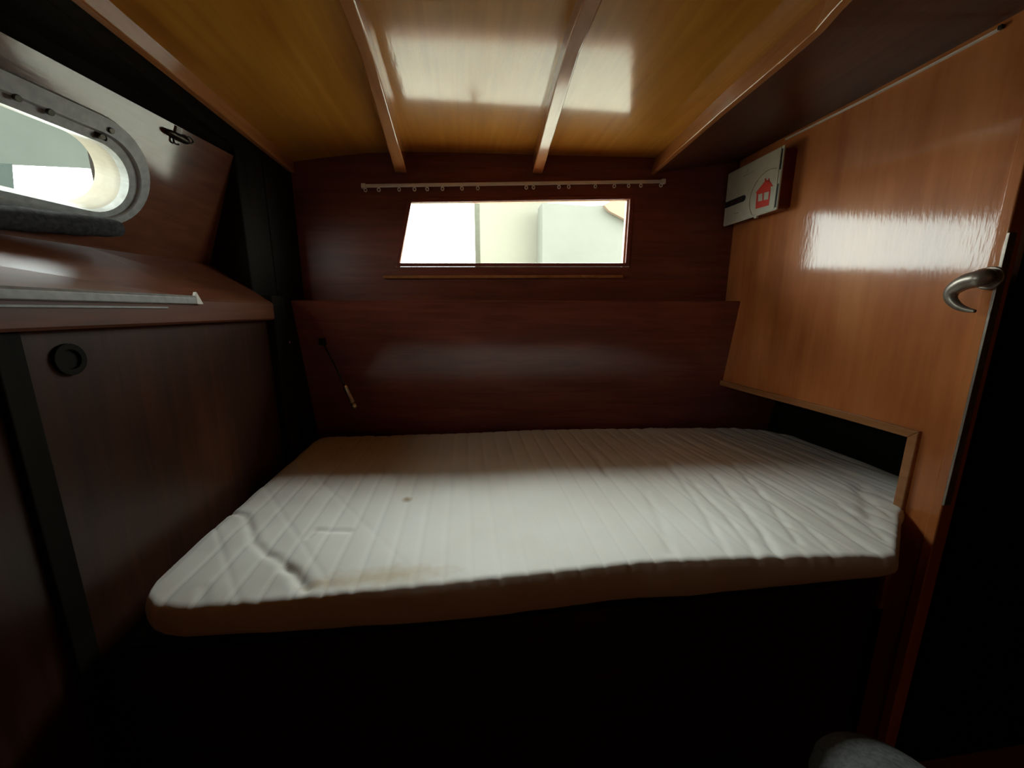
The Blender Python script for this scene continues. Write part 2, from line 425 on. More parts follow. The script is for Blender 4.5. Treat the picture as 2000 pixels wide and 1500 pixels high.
# door frame post, latch plate and lever
d1 = empty('door_1'); structure(d1, 'wooden door stile at the end of the right wall with a lever handle')
bm = bmesh.new(); box(bm, XR - 0.006, XR + 0.03, 0.679, y_edge - 0.0015, 0.0, SOFR + 0.1)
link('door_stile', bm, 'wall_r', d1, bevel=0.003)
bm = bmesh.new()
pt = onx(1966, 455, XR - 0.004); box(bm, XR - 0.0068, XR + 0.012, 0.6760, 0.681, 0.80, pt.z)
link('latch_plate', bm, 'lever_metal', d1, bevel=0.001)
XH = 1.062
path = [Vector((XR - 0.004, 0.690, 1.318)), Vector((1.088, 0.690, 1.319))] + [onx(px, py, XH) for px, py in ((1918, 543), (1886, 551), (1862, 566), (1857, 582), (1868, 596), (1885, 604), (1905, 608))]
rads = [0.019, 0.019, 0.018, 0.0165, 0.0135, 0.0108, 0.0085, 0.0062, 0.003]
sp = smooth_path(path, 6); sr = [interp(list(range(len(rads))), rads, i / 6) for i in range(len(sp))]
bm = bmesh.new(); tube(bm, sp, sr, 16)
link('lever_handle', bm, 'lever_metal', d1, smooth=True)
bm = bmesh.new(); tube(bm, [(XR - 0.012, 0.690, 1.318), (XR - 0.004, 0.690, 1.318)], 0.024, 20)
link('handle_rose', bm, 'lever_metal', d1, smooth=False, bevel=0.002)
bm = bmesh.new(); k0 = onx(1996, 522, 1.19); k1 = onx(1989, 548, 1.19)
tube(bm, [k0, k1], 0.0035, 10); box(bm, 1.19, 1.20, k1.y - 0.002, 0.69, k1.z - 0.002, k0.z)
link('outer_handle', bm, 'steel', d1)

# curtain rail on the right wall
cr = empty('curtain_rail'); tag(cr, 'thin white curtain rail running along the top of the right wall', 'curtain rail')
r0 = onx(1536, 272, XR - 0.014); r1 = onx(1953, 46, XR - 0.006)
bm = bmesh.new(); rings = []
for k in range(25):
    y_ = r1.y + (r0.y - r1.y) * k / 24; x_ = XR + bow(y_)
    rings.append([Vector((x_ - 0.0065, y_, r0.z + 0.001)), Vector((x_ - 0.0065, y_, r0.z - 0.002)), Vector((x_ + 0.002, y_, r0.z - 0.003)), Vector((x_ + 0.002, y_, r0.z + 0.001))])
loft(bm, rings)
link('rail', bm, 'white_plastic', cr)
bm = bmesh.new(); box(bm, XR - 0.009, XR, r1.y - 0.006, r1.y + 0.001, r0.z - 0.004, r0.z + 0.004)
link('end_cap', bm, 'dark_metal', cr, bevel=0.001)

# ------------------------------------------------------------------ ceiling, carlins, beams
ZC = 1.858
bm = bmesh.new()
prof = [(-0.64, 1.779), (-0.5, 1.800), (-0.35, 1.819), (-0.2, 1.828), (0.0, 1.830), (0.25, 1.831), (0.5, 1.832), (0.80, 1.834)]
rings = []
for y in (YF, yb(0) + 0.03):
    rings.append([Vector((x, y, z)) for x, z in prof] + [Vector((x, y, z + 0.03)) for x, z in prof[::-1]])
loft(bm, rings)
structure(link('ceiling', bm, 'ceiling'), 'golden varnished plywood ceiling between the beams')
def xbeam(name, stations, top, label, mat='beam', bev=0.004, depth_mat=None):
    """stations: (y, xleft, xright, zbottom)"""
    bm = bmesh.new()
    loft(bm, [[Vector((xa, y, zb_)), Vector((xb, y, zb_)), Vector((xb, y, top)), Vector((xa, y, top))] for y, xa, xb, zb_ in stations])
    o = link(name, bm, mat, bevel=bev); tag(o, label, 'ceiling beam', 'ceiling beams'); return o
n1 = onz(700, 100, 1.795); n1b = onz(727, 100, 1.795); f1 = onz(771, 337, 1.755); f1b = onz(794, 337, 1.755)
st = [(YF, n1.x + 0.004, n1b.x + 0.004, 1.805), (n1.y, n1.x, n1b.x, 1.795), ((n1.y + f1.y) / 2, (n1.x + f1.x) / 2, (n1b.x + f1b.x) / 2, 1.778), (yb(-.2) - 0.001, f1.x, f1b.x, 1.755)]
xbeam('ceiling_beam', st, 1.87, 'slim wooden ceiling beam left of the pale window reflection')
n2 = onz(1103, 100, 1.795); n2b = onz(1134, 100, 1.795); f2 = onz(1041, 337, 1.765); f2b = onz(1061, 337, 1.765)
st = [(YF, n2.x - 0.004, n2b.x - 0.004, 1.805), (n2.y, n2.x, n2b.x, 1.795), ((n2.y + f2.y) / 2, (n2.x + f2.x) / 2, (n2b.x + f2b.x) / 2, 1.784), (yb(.25) - 0.001, f2.x, f2b.x, 1.765)]
xbeam('ceiling_beam', st, 1.87, 'slim wooden ceiling beam crossing the middle of the pale reflection')
# right-hand carlin: deep side face, soffit to the wall
cl = [onz(1283, 331, 1.772), onz(1404, 222, 1.772), onz(1518, 126, 1.772), onz(1591, 61, 1.772), onz(1623, 23, 1.772), onz(1645, 0, 1.772)]
cl[0].y = yb(cl[0].x) - 0.001
cl = [Vector((cl[-1].x - 0.03, YF, 1.772)), Vector((cl[-1].x - 0.03, 0.45, 1.772))] + cl[::-1]
bm = bmesh.new()
loft(bm, [[Vector((p.x, p.y, 1.772)), Vector((p.x + 0.02, p.y, 1.772)), Vector((p.x + 0.055, p.y, 1.87)), Vector((p.x + 0.030, p.y, 1.87))] for p in cl])
o = link('ceiling_beam', bm, 'beam', bevel=0.003); tag(o, 'deep orange brown side beam along the right edge of the ceiling', 'ceiling beam', 'ceiling beams')
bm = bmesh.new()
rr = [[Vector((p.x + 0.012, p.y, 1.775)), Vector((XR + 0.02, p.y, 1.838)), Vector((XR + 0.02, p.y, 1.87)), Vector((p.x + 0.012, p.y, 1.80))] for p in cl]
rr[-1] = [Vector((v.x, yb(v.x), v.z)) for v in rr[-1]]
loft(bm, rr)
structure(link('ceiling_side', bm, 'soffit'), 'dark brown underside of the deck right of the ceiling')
a = onz(1612, 189, 1.80); b = onz(1900, 20, 1.80)
bm = bmesh.new(); zz = 1.775 + (a.x - cl[4].x) * 0.063 / (XR - cl[4].x)
tube(bm, [(a.x, a.y, zz + 0.004), (b.x, b.y - 0.3, zz + 0.006)], 0.004, 8)
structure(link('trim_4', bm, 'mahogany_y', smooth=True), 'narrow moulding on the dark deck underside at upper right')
# deck above the right passage
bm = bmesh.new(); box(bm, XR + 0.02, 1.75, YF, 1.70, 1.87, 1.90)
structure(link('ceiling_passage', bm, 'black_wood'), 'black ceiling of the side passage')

# left carlin and soffit
ZS = 1.735
L0 = onz(163, 0, 1.745); L1 = onz(560, 327, 1.745); XLc = (L0.x + L1.x) / 2
bm = bmesh.new(); box(bm, XLc - 0.018, XLc, YF, yb(XLc) - 0.001, 1.745, 1.84)
for v in bm.verts:
    if v.co.z < 1.76 and v.co.x > XLc - 0.01: pass
o = link('ceiling_beam', bm, 'beam', bevel=0.003); tag(o, 'thin reddish side beam along the left edge of the ceiling', 'ceiling beam', 'ceiling beams')

# ------------------------------------------------------------------ left cabin side: leaning panel with porthole
az, tilt = math.radians(9), math.radians(19)
PB = onz(401, 275, 1.71)
Ph = Vector((math.sin(az), math.cos(az), 0))
Pn = Vector((math.cos(az) * math.cos(tilt), -math.sin(az) * math.cos(tilt), -math.sin(tilt)))
Pu = Ph.cross(Pn); Pu = Pu if Pu.z > 0 else -Pu
def onp(px, py, off=0.0): return on_plane(px, py, PB + Pn * off, Pn)
def uv(p): r = p - PB; return r.dot(Ph), r.dot(Pu)
def pp(u, v, off=0.0): return PB + Ph * u + Pu * v + Pn * off
def stadium(u1, u0, v0, v1, n=20, off=0.0):
    """long slot from u0 (far left end) to u1 (right end)"""
    r = (v1 - v0) / 2; cv = (v0 + v1) / 2; pts = []
    for k in range(n + 1):
        a_ = -math.pi / 2 + math.pi * k / n; pts.append((u1 - r + r * math.cos(a_), cv + r * math.sin(a_)))
    for k in range(n + 1):
        a_ = math.pi / 2 + math.pi * k / n; pts.append((u0 + r + r * math.cos(a_), cv + r * math.sin(a_)))
    return [pp(u, v, off) for u, v in pts]
ou = [uv(onp(*p)) for p in ((208, 231), (280, 308), (289, 353), (283, 393), (219, 447), (107, 180))]
inn = [uv(onp(*p)) for p in ((203, 284), (247, 348), (197, 415), (0, 372))]
u_o = max(u for u, v in ou); v_ot = max(v for u, v in ou); v_ob = uv(onp(219, 447))[1]
u_i = max(u for u, v in inn); v_it = uv(onp(190, 278))[1]; v_ib = uv(onp(197, 416))[1]
LEN = 0.62
v_top = 0.0; v_bot = uv(onp(410, 518))[1] - 0.005
# wall panel with slot: match loop counts by sampling a rectangle in the same order
hole = stadium(u_i + 0.004, u_i - LEN, v_ib - 0.004, v_it + 0.004, 20)
ul, ur = -2.2, 0.36
def rect_like(n=20):
    pts = []
    for k in range(n + 1):
        a_ = -math.pi / 2 + math.pi * k / n; t_ = max(-1, min(1, math.tan(a_) if abs(a_) < math.pi / 2 - 1e-6 else math.copysign(9, a_)))
        if abs(a_) <= math.pi / 4 + 1e-6: pts.append((ur, (v_top + v_bot) / 2 + t_ * (v_top - v_bot) / 2))
        else:
            s_ = 1 / abs(math.tan(a_)) if abs(a_) < math.pi / 2 - 1e-6 else 0
            pts.append((u_i - 0.1 + (ur - u_i + 0.1) * s_, v_top if a_ > 0 else v_bot))
    for k in range(n + 1):
        a_ = math.pi / 2 + math.pi * k / n; d_ = a_ - math.pi
        if abs(d_) <= math.pi / 4 + 1e-6: pts.append((ul, (v_top + v_bot) / 2 - math.tan(d_) * (v_top - v_bot) / 2))
        else:
            s_ = 1 / abs(math.tan(d_)) if abs(d_) < math.pi / 2 - 1e-6 else 0
            pts.append((u_i - LEN + 0.1 + (ul - u_i + LEN - 0.1) * s_, v_top if d_ < 0 else v_bot))
    return [pp(u, v) for u, v in pts]
bm = bmesh.new(); ring_solid(bm, rect_like(), hole, -Pn * 0.02)
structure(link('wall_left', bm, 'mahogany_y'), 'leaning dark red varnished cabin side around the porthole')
# porthole
w2 = empty('window_2'); structure(w2, 'rounded grey framed porthole in the left cabin side')
bm = bmesh.new()
ro = stadium(u_o, u_i - LEN - (u_o - u_i), v_ob, v_ot, 24)
ri = stadium(u_i, u_i - LEN, v_ib, v_it, 24)
mid_o = stadium(u_o - 0.004, u_i - LEN - (u_o - u_i) + 0.004, v_ob + 0.004, v_ot - 0.004, 24, 0.011)
mid1 = stadium(u_i + 0.024, u_i - LEN - 0.024, v_ib - 0.012, v_it + 0.024, 24, 0.013)
mid2 = stadium(u_i + 0.020, u_i - LEN - 0.020, v_ib - 0.010, v_it + 0.020, 24, 0.006)
mid_i = stadium(u_i + 0.002, u_i - LEN - 0.002, v_ib, v_it + 0.002, 24, 0.006)
back_i = stadium(u_i, u_i - LEN, v_ib, v_it, 24, -0.012)
loops = [ro, mid_o, mid1, mid2, mid_i, back_i]
R = [[bm.verts.new(p) for p in lp] for lp in loops]
for A_, B_ in zip(R, R[1:]):
    for i in range(len(A_)):
        j = (i + 1) % len(A_); bm.faces.new((A_[i], A_[j], B_[j], B_[i]))
o = link('porthole_frame', bm, 'grey_paint', w2)
# cream liner of the tube through the hull
bm = bmesh.new(); D = 0.062
ring_solid(bm, stadium(u_i + 0.008, u_i - LEN - 0.008, v_ib - 0.006, v_it + 0.008, 24, -0.012), stadium(u_i, u_i - LEN, v_ib, v_it, 24, -0.012), -Pn * D)
link('porthole_liner', bm, 'cream_paint', w2)
bm = bmesh.new(); prism(bm, stadium(u_i + 0.003, u_i - LEN, v_ib - 0.002, v_it + 0.003, 24, -0.02), -Pn * 0.005)
link('porthole_pane', bm, 'glass', w2)
for px, py in ((196, 266), (214, 254), (95, 218), (30, 190)):
    bm = bmesh.new(); p = onp(px, py, 0.010); tube(bm, [p, p + Pn * 0.006], 0.006, 14)
    link('frame_screw', bm, 'dark_metal', w2, bevel=0.001)
bm = bmesh.new(); p = onp(196, 266, 0.006); tube(bm, [p - Ph * 0.012, p + Ph * 0.010], 0.006, 10, 0.7)
link('frame_latch', bm, 'dark_metal', w2, smooth=True)
pc = pp(u_i - LEN / 2, (v_ib + v_it) / 2, -0.10)
portal('porthole_daylight', pc, Ph, Pn, LEN + 0.02, (v_it - v_ib) + 0.03)
# hull skin outside the liner
bm = bmesh.new(); ring_solid(bm, [pp(u, v, -0.055) for u, v in [uv(p) for p in rect_like()]], stadium(u_i + 0.006, u_i - LEN, v_ib - 0.004, v_it + 0.006, 20, -0.055), -Pn * 0.015)
structure(link('wall_hull', bm, 'hull_white'), 'outer hull skin behind the porthole')

# soffit between left carlin and the leaning panel
bm = bmesh.new()
e0 = pp(ul, 0); e1 = pp(ur, 0)
e0b = Vector((e0.x, e0.y, e0.z)); 
prism(bm, [Vector((XLc - 0.006, YF, 1.748)), Vector((XLc - 0.006, yb(XLc), 1.748)), Vector((e1.x - 0.10, yb(-.7) , 1.715)), Vector((pp(0.3, 0).x - 0.03, pp(0.3, 0).y, 1.712)), Vector((e0.x - 0.03, e0.y, 1.712))], (0, 0, 0.02))
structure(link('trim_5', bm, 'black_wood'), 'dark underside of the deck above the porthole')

# shelf: sloping top, front lip, with rail; ends at the corner locker
YL = 1.425
XF = -0.622
bm = bmesh.new()
def shelf_sect(y, xf):
    # inner edge follows the leaning panel's lower edge
    t_ = (y - pp(0, v_bot).y) / Ph.y; q = pp(t_, v_bot)
    zt_ = 1.276
    return [Vector((q.x - 0.03, y, q.z + 0.006)), Vector((q.x + 0.0045, y, q.z + 0.006)), Vector((xf - 0.006, y, zt_ + 0.003)), Vector((xf, y, zt_ - 0.004)),
            Vector((xf, y, 1.226)), Vector((xf - 0.006, y, 1.221)), Vector((q.x - 0.02, y, 1.221))]
loft(bm, [shelf_sect(YF, XF), shelf_sect(0.3, XF), shelf_sect(1.0, XF), shelf_sect(1.335, XF)])
o = link('hull_shelf', bm, 'shelf', bevel=0.0); tag(o, 'dark varnished sloping shelf with front lip below the porthole', 'shelf')
# pale rail on the shelf front
sr_ = empty('shelf_rail'); tag(sr_, 'pale grey rail strip along the shelf front with angled end', 'rail')
q0 = onx(-260, 577, XF); q1 = onx(392, 588, XF + 0.004)
bm = bmesh.new()
def rs(y): return [Vector((XF + 0.0005, y, 1.284)), Vector((XF + 0.004, y, 1.284)), Vector((XF + 0.008, y, 1.279)), Vector((XF + 0.008, y, 1.266)), Vector((XF + 0.0005, y, 1.264))]
loft(bm, [rs(YF + 0.3), rs(q1.y - 0.02)])
link('rail_strip', bm, 'grey_paint', sr_, bevel=0.001)
bm = bmesh.new(); y_ = q1.y - 0.02
prism(bm, [(XF + 0.0085, y_, 1.265), (XF + 0.0085, y_ + 0.022, 1.265), (XF + 0.0085, y_ + 0.004, 1.293), (XF + 0.0085, y_, 1.284)], (-0.008, 0, 0))
link('rail_end', bm, 'white_plastic', sr_, bevel=0.001)
bm = bmesh.new(); box(bm, XF + 0.0005, XF + 0.003, YF + 0.3, q1.y - 0.10, 1.2545, 1.2585)  # pale strip modelled in place of a reflection below the rail
link('reflection_strip', bm, 'grey_paint', sr_, bevel=0.001)

# dark padded roll under the porthole
bm = bmesh.new()
pts = []; rad = []
for i in range(15):
    t_ = i / 14; px = -200 + 408 * t_; py = 405 + 45 * ((px + 200) / 408) - 2
    lo = onp(px, 456 + 0.062 * (px), 0.0); hi = onp(px, 408 + 0.115 * px, 0.0)
    mid_ = (lo + hi) / 2 + Pn * 0.026 + Pu * 0.014
    pts.append(mid_); rad.append((hi - lo).length / 2 * (0.75 if i in (0, 14) else 1.0) * (1 + 0.05 * math.sin(i * 1.9)))
tube(bm, pts, rad, 16)
o = link('cloth_roll', bm, 'dark_cloth', smooth=True); tag(o, 'dark grey rolled cloth lying along the bottom of the porthole', 'cloth roll')

# lower left wall with dark batten
XW = -0.648
bm = bmesh.new(); box(bm, XW - 0.02, XW, YF, YL + 0.02, 0, 1.225)
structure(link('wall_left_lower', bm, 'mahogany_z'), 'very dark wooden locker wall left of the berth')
bm = bmesh.new(); box(bm, XW, XW + 0.010, 0.590, 0.628, 0.0, 1.221)
structure(link('trim_6', bm, 'black_wood', bevel=0.003), 'dark upright batten on the lower left wall')
bm = bmesh.new(); p = onx(132, 702, XW); 
ring_o = [Vector((XW + 0.0, p.y + 0.026 * math.cos(a_ * math.pi / 16), p.z + 0.026 * math.sin(a_ * math.pi / 16))) for a_ in range(32)]
ring_i = [Vector((XW + 0.0, p.y + 0.016 * math.cos(a_ * math.pi / 16), p.z + 0.016 * math.sin(a_ * math.pi / 16))) for a_ in range(32)]
ring_solid(bm, ring_o, ring_i, (0.006, 0, 0)); prism(bm, ring_i, (0.002, 0, 0))
o = link('finger_pull', bm, 'black_wood', bevel=0.001); tag(o, 'dark round finger pull on the lower left wall under the shelf', 'finger pull')
# corner locker
bm = bmesh.new()
prism(bm, [(XW + 0.004, YL, 0), (XW + 0.030, yb(-.62) - 0.001, 0), (-1.15, yb(-1.15) - 0.001, 0), (-1.15, YL, 0)], (0, 0, 1.80))
prism(bm, [(XF - 0.001, 1.3355, 0), (XF - 0.001, YL, 0), (-1.15, YL, 0), (-1.15, 1.3355, 0)], (0, 0, 1.30))
prism(bm, [(-0.68, 1.3355, 1.29), (XW + 0.004, YL + 0.01, 1.29), (-0.86, YL + 0.01, 1.29), (-0.86, 1.3355, 1.29)], (0, 0, 0.51))
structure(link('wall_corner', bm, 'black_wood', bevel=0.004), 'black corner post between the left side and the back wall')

# ------------------------------------------------------------------ small hardware at left
hk = empty('hook_catch'); tag(hk, 'small dark metal hook catch high on the leaning panel right of the porthole', 'hook')
p0 = onp(327, 256, 0.008); p1 = onp(367, 277, 0.008)
bm = bmesh.new(); tube(bm, smooth_path([p0, p0.lerp(p1, .35), p0.lerp(p1, .7), p1], 4), [0.005, 0.0062, 0.0072, 0.0076, 0.0076, 0.0078, 0.0085, 0.009, 0.0092, 0.0090, 0.0086, 0.0078, 0.006], 12)
link('hook_body', bm, 'dark_metal', hk, smooth=True)
bm = bmesh.new(); cpt = onp(371, 274, 0.008); ax = (p1 - p0).normalized(); ay = ax.cross(Pn)
tube(bm, [cpt + ax * 0.010 * math.cos(t_ * math.pi / 8) + ay * 0.0065 * math.sin(t_ * math.pi / 8) for t_ in range(17)], 0.0022, 8)
link('hook_ring', bm, 'dark_metal', hk, smooth=True)
bm = bmesh.new(); b0 = onp(341, 272, 0.004)
tube(bm, smooth_path([onp(341, 264, 0.004), onp(339, 274, 0.005), onp(343, 281, 0.006), onp(349, 282, 0.005)], 5), 0.0022, 8)
link('hook_tail', bm, 'dark_metal', hk, smooth=True)
bm = bmesh.new(); b0 = onp(347, 256, 0.0)
prism(bm, [pp(uv(b0)[0] + a_, uv(b0)[1] + b_) for a_, b_ in ((-.008, -.010), (.008, -.010), (.008, .010), (-.008, .010))], Pn * 0.004)
link('mounting_plate', bm, 'grey_paint', hk, bevel=0.001)

# small catch on the corner post
bm = bmesh.new()
p = onx(550, 662, -0.632); q = onx(560, 668, -0.632)
tube(bm, [(-0.640, p.y, p.z), (p.x + 0.006, p.y, p.z)], 0.004, 10); tube(bm, [(p.x + 0.006, p.y, p.z), (q.x + 0.006, q.y, q.z)], 0.003, 10)
tube(bm, [(q.x + 0.006, q.y - 0.002, q.z), (q.x + 0.006, q.y + 0.004, q.z - 0.001)], 0.005, 10)
o = link('cup_hook', bm, 'brass', smooth=True); tag(o, 'tiny dull metal hook on the black corner post', 'hook')
# stay with brass barrel
sy = empty('stay_rod'); tag(sy, 'slim dark stay with short brass barrel in the rear left corner above the mattress', 'stay rod')
YS = 1.46
bm = bmesh.new(); tube(bm, [ony(630, 668, YS + 0.05), ony(673, 752, YS)], 0.0028, 8); link('rod', bm, 'dark_metal', sy, smooth=True)
bm = bmesh.new(); A0 = ony(673, 752, YS); A1 = ony(689, 786, YS)
tube(bm, [A0, A0.lerp(A1, .12), A0.lerp(A1, .2), A0.lerp(A1, .85), A0.lerp(A1, .9), A1], [0.006, 0.010, 0.0085, 0.0085, 0.0095, 0.0095], 14); link('barrel', bm, 'brass', sy, smooth=True)
bm = bmesh.new(); A2 = ony(694, 798, YS); tube(bm, [A1, A1.lerp(A2, .15), A1.lerp(A2, .3), A2], [0.005, 0.005, 0.011, 0.010], 14); link('end_knob', bm, 'brass', sy, smooth=True)
bm = bmesh.new(); tp = ony(630, 668, YS + 0.05); box(bm, tp.x - 0.012, tp.x + 0.012, tp.y - 0.004, yb(tp.x), tp.z - 0.012, tp.z + 0.014); link('bracket', bm, 'black_wood', sy, bevel=0.002)

# ------------------------------------------------------------------ berth base
bb = empty('berth_base'); tag(bb, 'dark wooden berth base under the white mattress', 'berth')
def front_y(x):
    xs = [-0.62, -0.603, -0.598, -0.59, -0.575, -0.55, -0.50, -0.067, 0.342, 0.72, 0.86, 0.89, 1.085, 1.16, 1.33]
    ys = [0.86, 0.78, 0.72, 0.68, 0.648, 0.628, 0.616, 0.616, 0.632, 0.603, 0.590, 0.592, 0.735, 0.775, 0.80]
    return interp(xs, ys, x)
def back_y(x):
    xs = [-0.62, -0.598, -0.585, -0.56, -0.5, 0.3, 0.86, 1.10, 1.25, 1.33]
    ys = [1.40, 1.47, 1.505, 1.522, 1.530, 1.520, 1.480, 1.45, 1.40, 1.30]
    return min(interp(xs, ys, x), yb(x) - 0.008)
bm = bmesh.new(); prism(bm, [(XW + 0.001, 0.650, 0.655), (0.88, 0.650, 0.655), (XR - 0.01, 0.76, 0.655), (1.355, 0.80, 0.655), (1.355, yb(1.355) - 0.002, 0.655), (XW + 0.03, yb(XW) - 0.002, 0.655)], (0, 0, -0.02))
link('berth_board', bm, 'black_wood', bb, bevel=0.002)
bm = bmesh.new(); prism(bm, [(XW + 0.001, 0.66, 0.0), (0.88, 0.66, 0.0), (XR - 0.012, 0.765, 0.0), (XR - 0.012, 0.785, 0.0), (0.875, 0.68, 0.0), (XW + 0.001, 0.68, 0.0)], (0, 0, 0.635))
link('front_panel', bm, 'bed_base', bb, bevel=0.002)

# ------------------------------------------------------------------ mattress
ZM = 0.75; RR = 0.018; ZBOT = 0.656
creases = []
def add_crease(pix, w, d):
    creases.append(([onz(px, py, ZM) for px, py in pix], w, d))
add_crease([(452, 1002), (478, 1008), (490, 1035), (497, 1060), (520, 1080), (552, 1098), (578, 1125), (596, 1150)], 0.008, 0.008)
add_crease([(600, 1052), (618, 1036), (650, 1037), (684, 1036)], 0.007, 0.006)
add_crease([(560, 1110), (580, 1122), (598, 1148)], 0.012, 0.007)
add_crease([(398, 1148), (392, 1165), (400, 1178)], 0.008, 0.004)
for x0, y0, x1, y1, w, d in ((1140, 868, 1185, 930, .010, .006), (1345, 935, 1480, 1085, .008, .006), (1395, 930, 1520, 1085, .009, .008), (1430, 905, 1560, 1060, .008, .006),
                        (1260, 960, 1310, 1080, .010, .004), (1460, 920, 1700, 1070, .008, .006), (1520, 910, 1730, 1050, .007, .005), (1600, 920, 1745, 1010, .007, .005),
                        (1560, 900, 1750, 980, .007, .004), (1680, 950, 1700, 1020, .016, .007), (1300, 900, 1420, 1080, .008, .004), (1480, 960, 1640, 1085, .007, .005)):
    add_crease([(x0, y0), ((x0 + x1) / 2 + 4, (y0 + y1) / 2 - 4), (x1, y1)], w, d)
def seg_dist(px, py, a, b):
    vx, vy = b.x - a.x, b.y - a.y; l2 = vx * vx + vy * vy
    t_ = max(0, min(1, ((px - a.x) * vx + (py - a.y) * vy) / l2)) if l2 else 0
    return math.hypot(px - a.x - t_ * vx, py - a.y - t_ * vy)
SP = 0.0535
def top_z(x, y):
    f_, b_ = front_y(x), back_y(x)
    z = ZM
    ph = (x / SP) % 1.0; d_ = min(ph, 1 - ph) * SP
    z -= 0.0022 * math.exp(-(d_ / 0.003) ** 2)
    z += 0.0007 * (1 - math.exp(-(d_ / 0.012) ** 2))
    right = max(0.0, min(1.0, (x - 0.25) / 0.5)); left = max(0.0, min(1.0, (0.0 - x) / 0.4))
    z += 0.0036 * right * noise.noise(Vector((x * 26 + y * 4, y * 3.0, 3.1)))
    z += 0.0018 * right * noise.noise(Vector((x * 60 + y * 9, y * 5.0, 1.7)))
    z += 0.006 * noise.noise(Vector((x * 3, y * 3, 0.4)))
    z += 0.0045 * left * noise.noise(Vector((x * 11, y * 13, 5.4)))
    if x < -0.1:     # crossing quilt line on the left, diagonal
        for k in (0.0, 0.13, 0.26):
            q_ = abs((x + 0.45) * 0.8 + (y - 0.85) * 0.6 - k + 0.1); z -= 0.0015 * left * math.exp(-(q_ / 0.004) ** 2)
    for pts_, w_, dp in creases:
        dm = min(seg_dist(x, y, a_, b__) for a_, b__ in zip(pts_, pts_[1:]))
        if dm < w_ * 4: k_ = min(1.0, max(0.0, (y - f_) / 0.035)); k_ *= 0.75 + 0.5 * noise.noise(Vector((x * 40, y * 40, 8.8))); z -= k_ * 0.85 * dp * math.exp(-(dm / w_) ** 2); z += k_ * dp * 0.04 * math.exp(-((dm - 2 * w_) / w_) ** 2)
    # gathered stitching ripples at the front edge
    ef = y - f_
    if ef < 0.05: z += 0.0008 * math.exp(-(ef / 0.02) ** 2) * math.sin(x * 190 + 3 * noise.noise(Vector((x * 9, 0, 0))))
    dd = min(ef, b_ - y, x + 0.602, 1.33 - x)
    dd = max(0.0, dd)
    if dd < RR: z -= RR - math.sqrt(max(0, RR * RR - (RR - dd) ** 2))
    return z
NX, NY = 400, 150
bm = bmesh.new(); grid = []
for i in range(NX + 1):
    x = -0.602 + (1.33 + 0.602) * i / NX
    f_, b_ = front_y(x), back_y(x); row = []
    for j in range(NY + 1):
        s_ = j / NY
        s_ = s_ + 0.035 * math.sin(2 * math.pi * s_) * -1 * 0.9    # denser near both edges
        y = f_ + (b_ - f_) * s_
        row.append(bm.verts.new((x, y, top_z(x, y))))
    grid.append(row)
for i in range(NX):
    for j in range(NY): bm.faces.new((grid[i][j], grid[i + 1][j], grid[i + 1][j + 1], grid[i][j + 1]))
border = [grid[i][0] for i in range(NX + 1)] + [grid[NX][j] for j in range(1, NY + 1)] + [grid[i][NY] for i in range(NX - 1, -1, -1)] + [grid[0][j] for j in range(NY - 1, 0, -1)]
prevr = border; cen = Vector((0.36, 1.05, 0))
for k, zz in enumerate((0.700, 0.685, 0.670, ZBOT + 0.003, ZBOT)):
    ins = (0.0, 0.0, 0.002, 0.008, 0.018)[k]
    ring = []
    for v in border:
        dx = -math.copysign(ins, v.co.x - cen.x) if abs(v.co.x - cen.x) > 0.9 else 0
        dy = -math.copysign(ins, v.co.y - cen.y)
        wob = 0.003 * noise.noise(Vector((v.co.x * 14, v.co.y * 14, zz * 10))) * (1 if v.co.y < 1 else 0)
        zl_ = interp([-0.6, -0.45, 0.0, 0.45, 0.9, 1.33], [0.690, 0.684, 0.664, 0.662, 0.696, 0.70], v.co.x) if v.co.y < 0.95 else ZBOT
        if k >= 3: zz_ = zl_ + (zz - ZBOT)
        else: zz_ = ZM - 0.02 - (ZM - 0.02 - zl_ - 0.004) * (k + 1) / 4 * 0.95
        ring.append(bm.verts.new((v.co.x + dx, v.co.y + dy - wob, zz_)))
    n_ = len(ring)
    for i in range(n_): bm.faces.new((prevr[i], prevr[(i + 1) % n_], ring[(i + 1) % n_], ring[i]))
    prevr = ring
bm.faces.new(prevr)
o = link('mattress', bm, 'mattress', smooth=True); tag(o, 'white quilted mattress with creases and small brown stain on the berth', 'mattress')

# ------------------------------------------------------------------ curtain track over the long window with its gliders
ct = empty('curtain_track'); tag(ct, 'long white plastic curtain track above the long back window', 'curtain track')
A = onb(705, 364, -0.012); B = onb(1300, 355, -0.012)
def trk(t_, dz=0.0, off=0.0):
    p = A.lerp(B, t_); return Vector((p.x, yb(p.x) + off, p.z + dz))
bm = bmesh.new()
def ts(t_):
    return [trk(t_, .0085, -0.001), trk(t_, .0085, -0.010), trk(t_, 0.0, -0.013), trk(t_, -.0045, -0.013), trk(t_, -.0045, -0.009), trk(t_, -.001, -0.008), trk(t_, -.001, -0.001)]
loft(bm, [ts(0.012), ts(0.988)])
link('track', bm, 'white_plastic', ct, bevel=0.0008)
for s0, s1 in ((0.0, 0.014), (0.986, 1.0)):
    bm = bmesh.new(); loft(bm, [[trk(s_, .011, 0), trk(s_, .011, -.014), trk(s_, -.007, -.016), trk(s_, -.007, 0)] for s_ in (s0, s1)])
    link('end_cap', bm, 'white_plastic', ct, bevel=0.002)
gx = [713, 739, 779, 809, 834, 864, 902, 933, 1028, 1042, 1092, 1111, 1163, 1200, 1228, 1252, 1291]
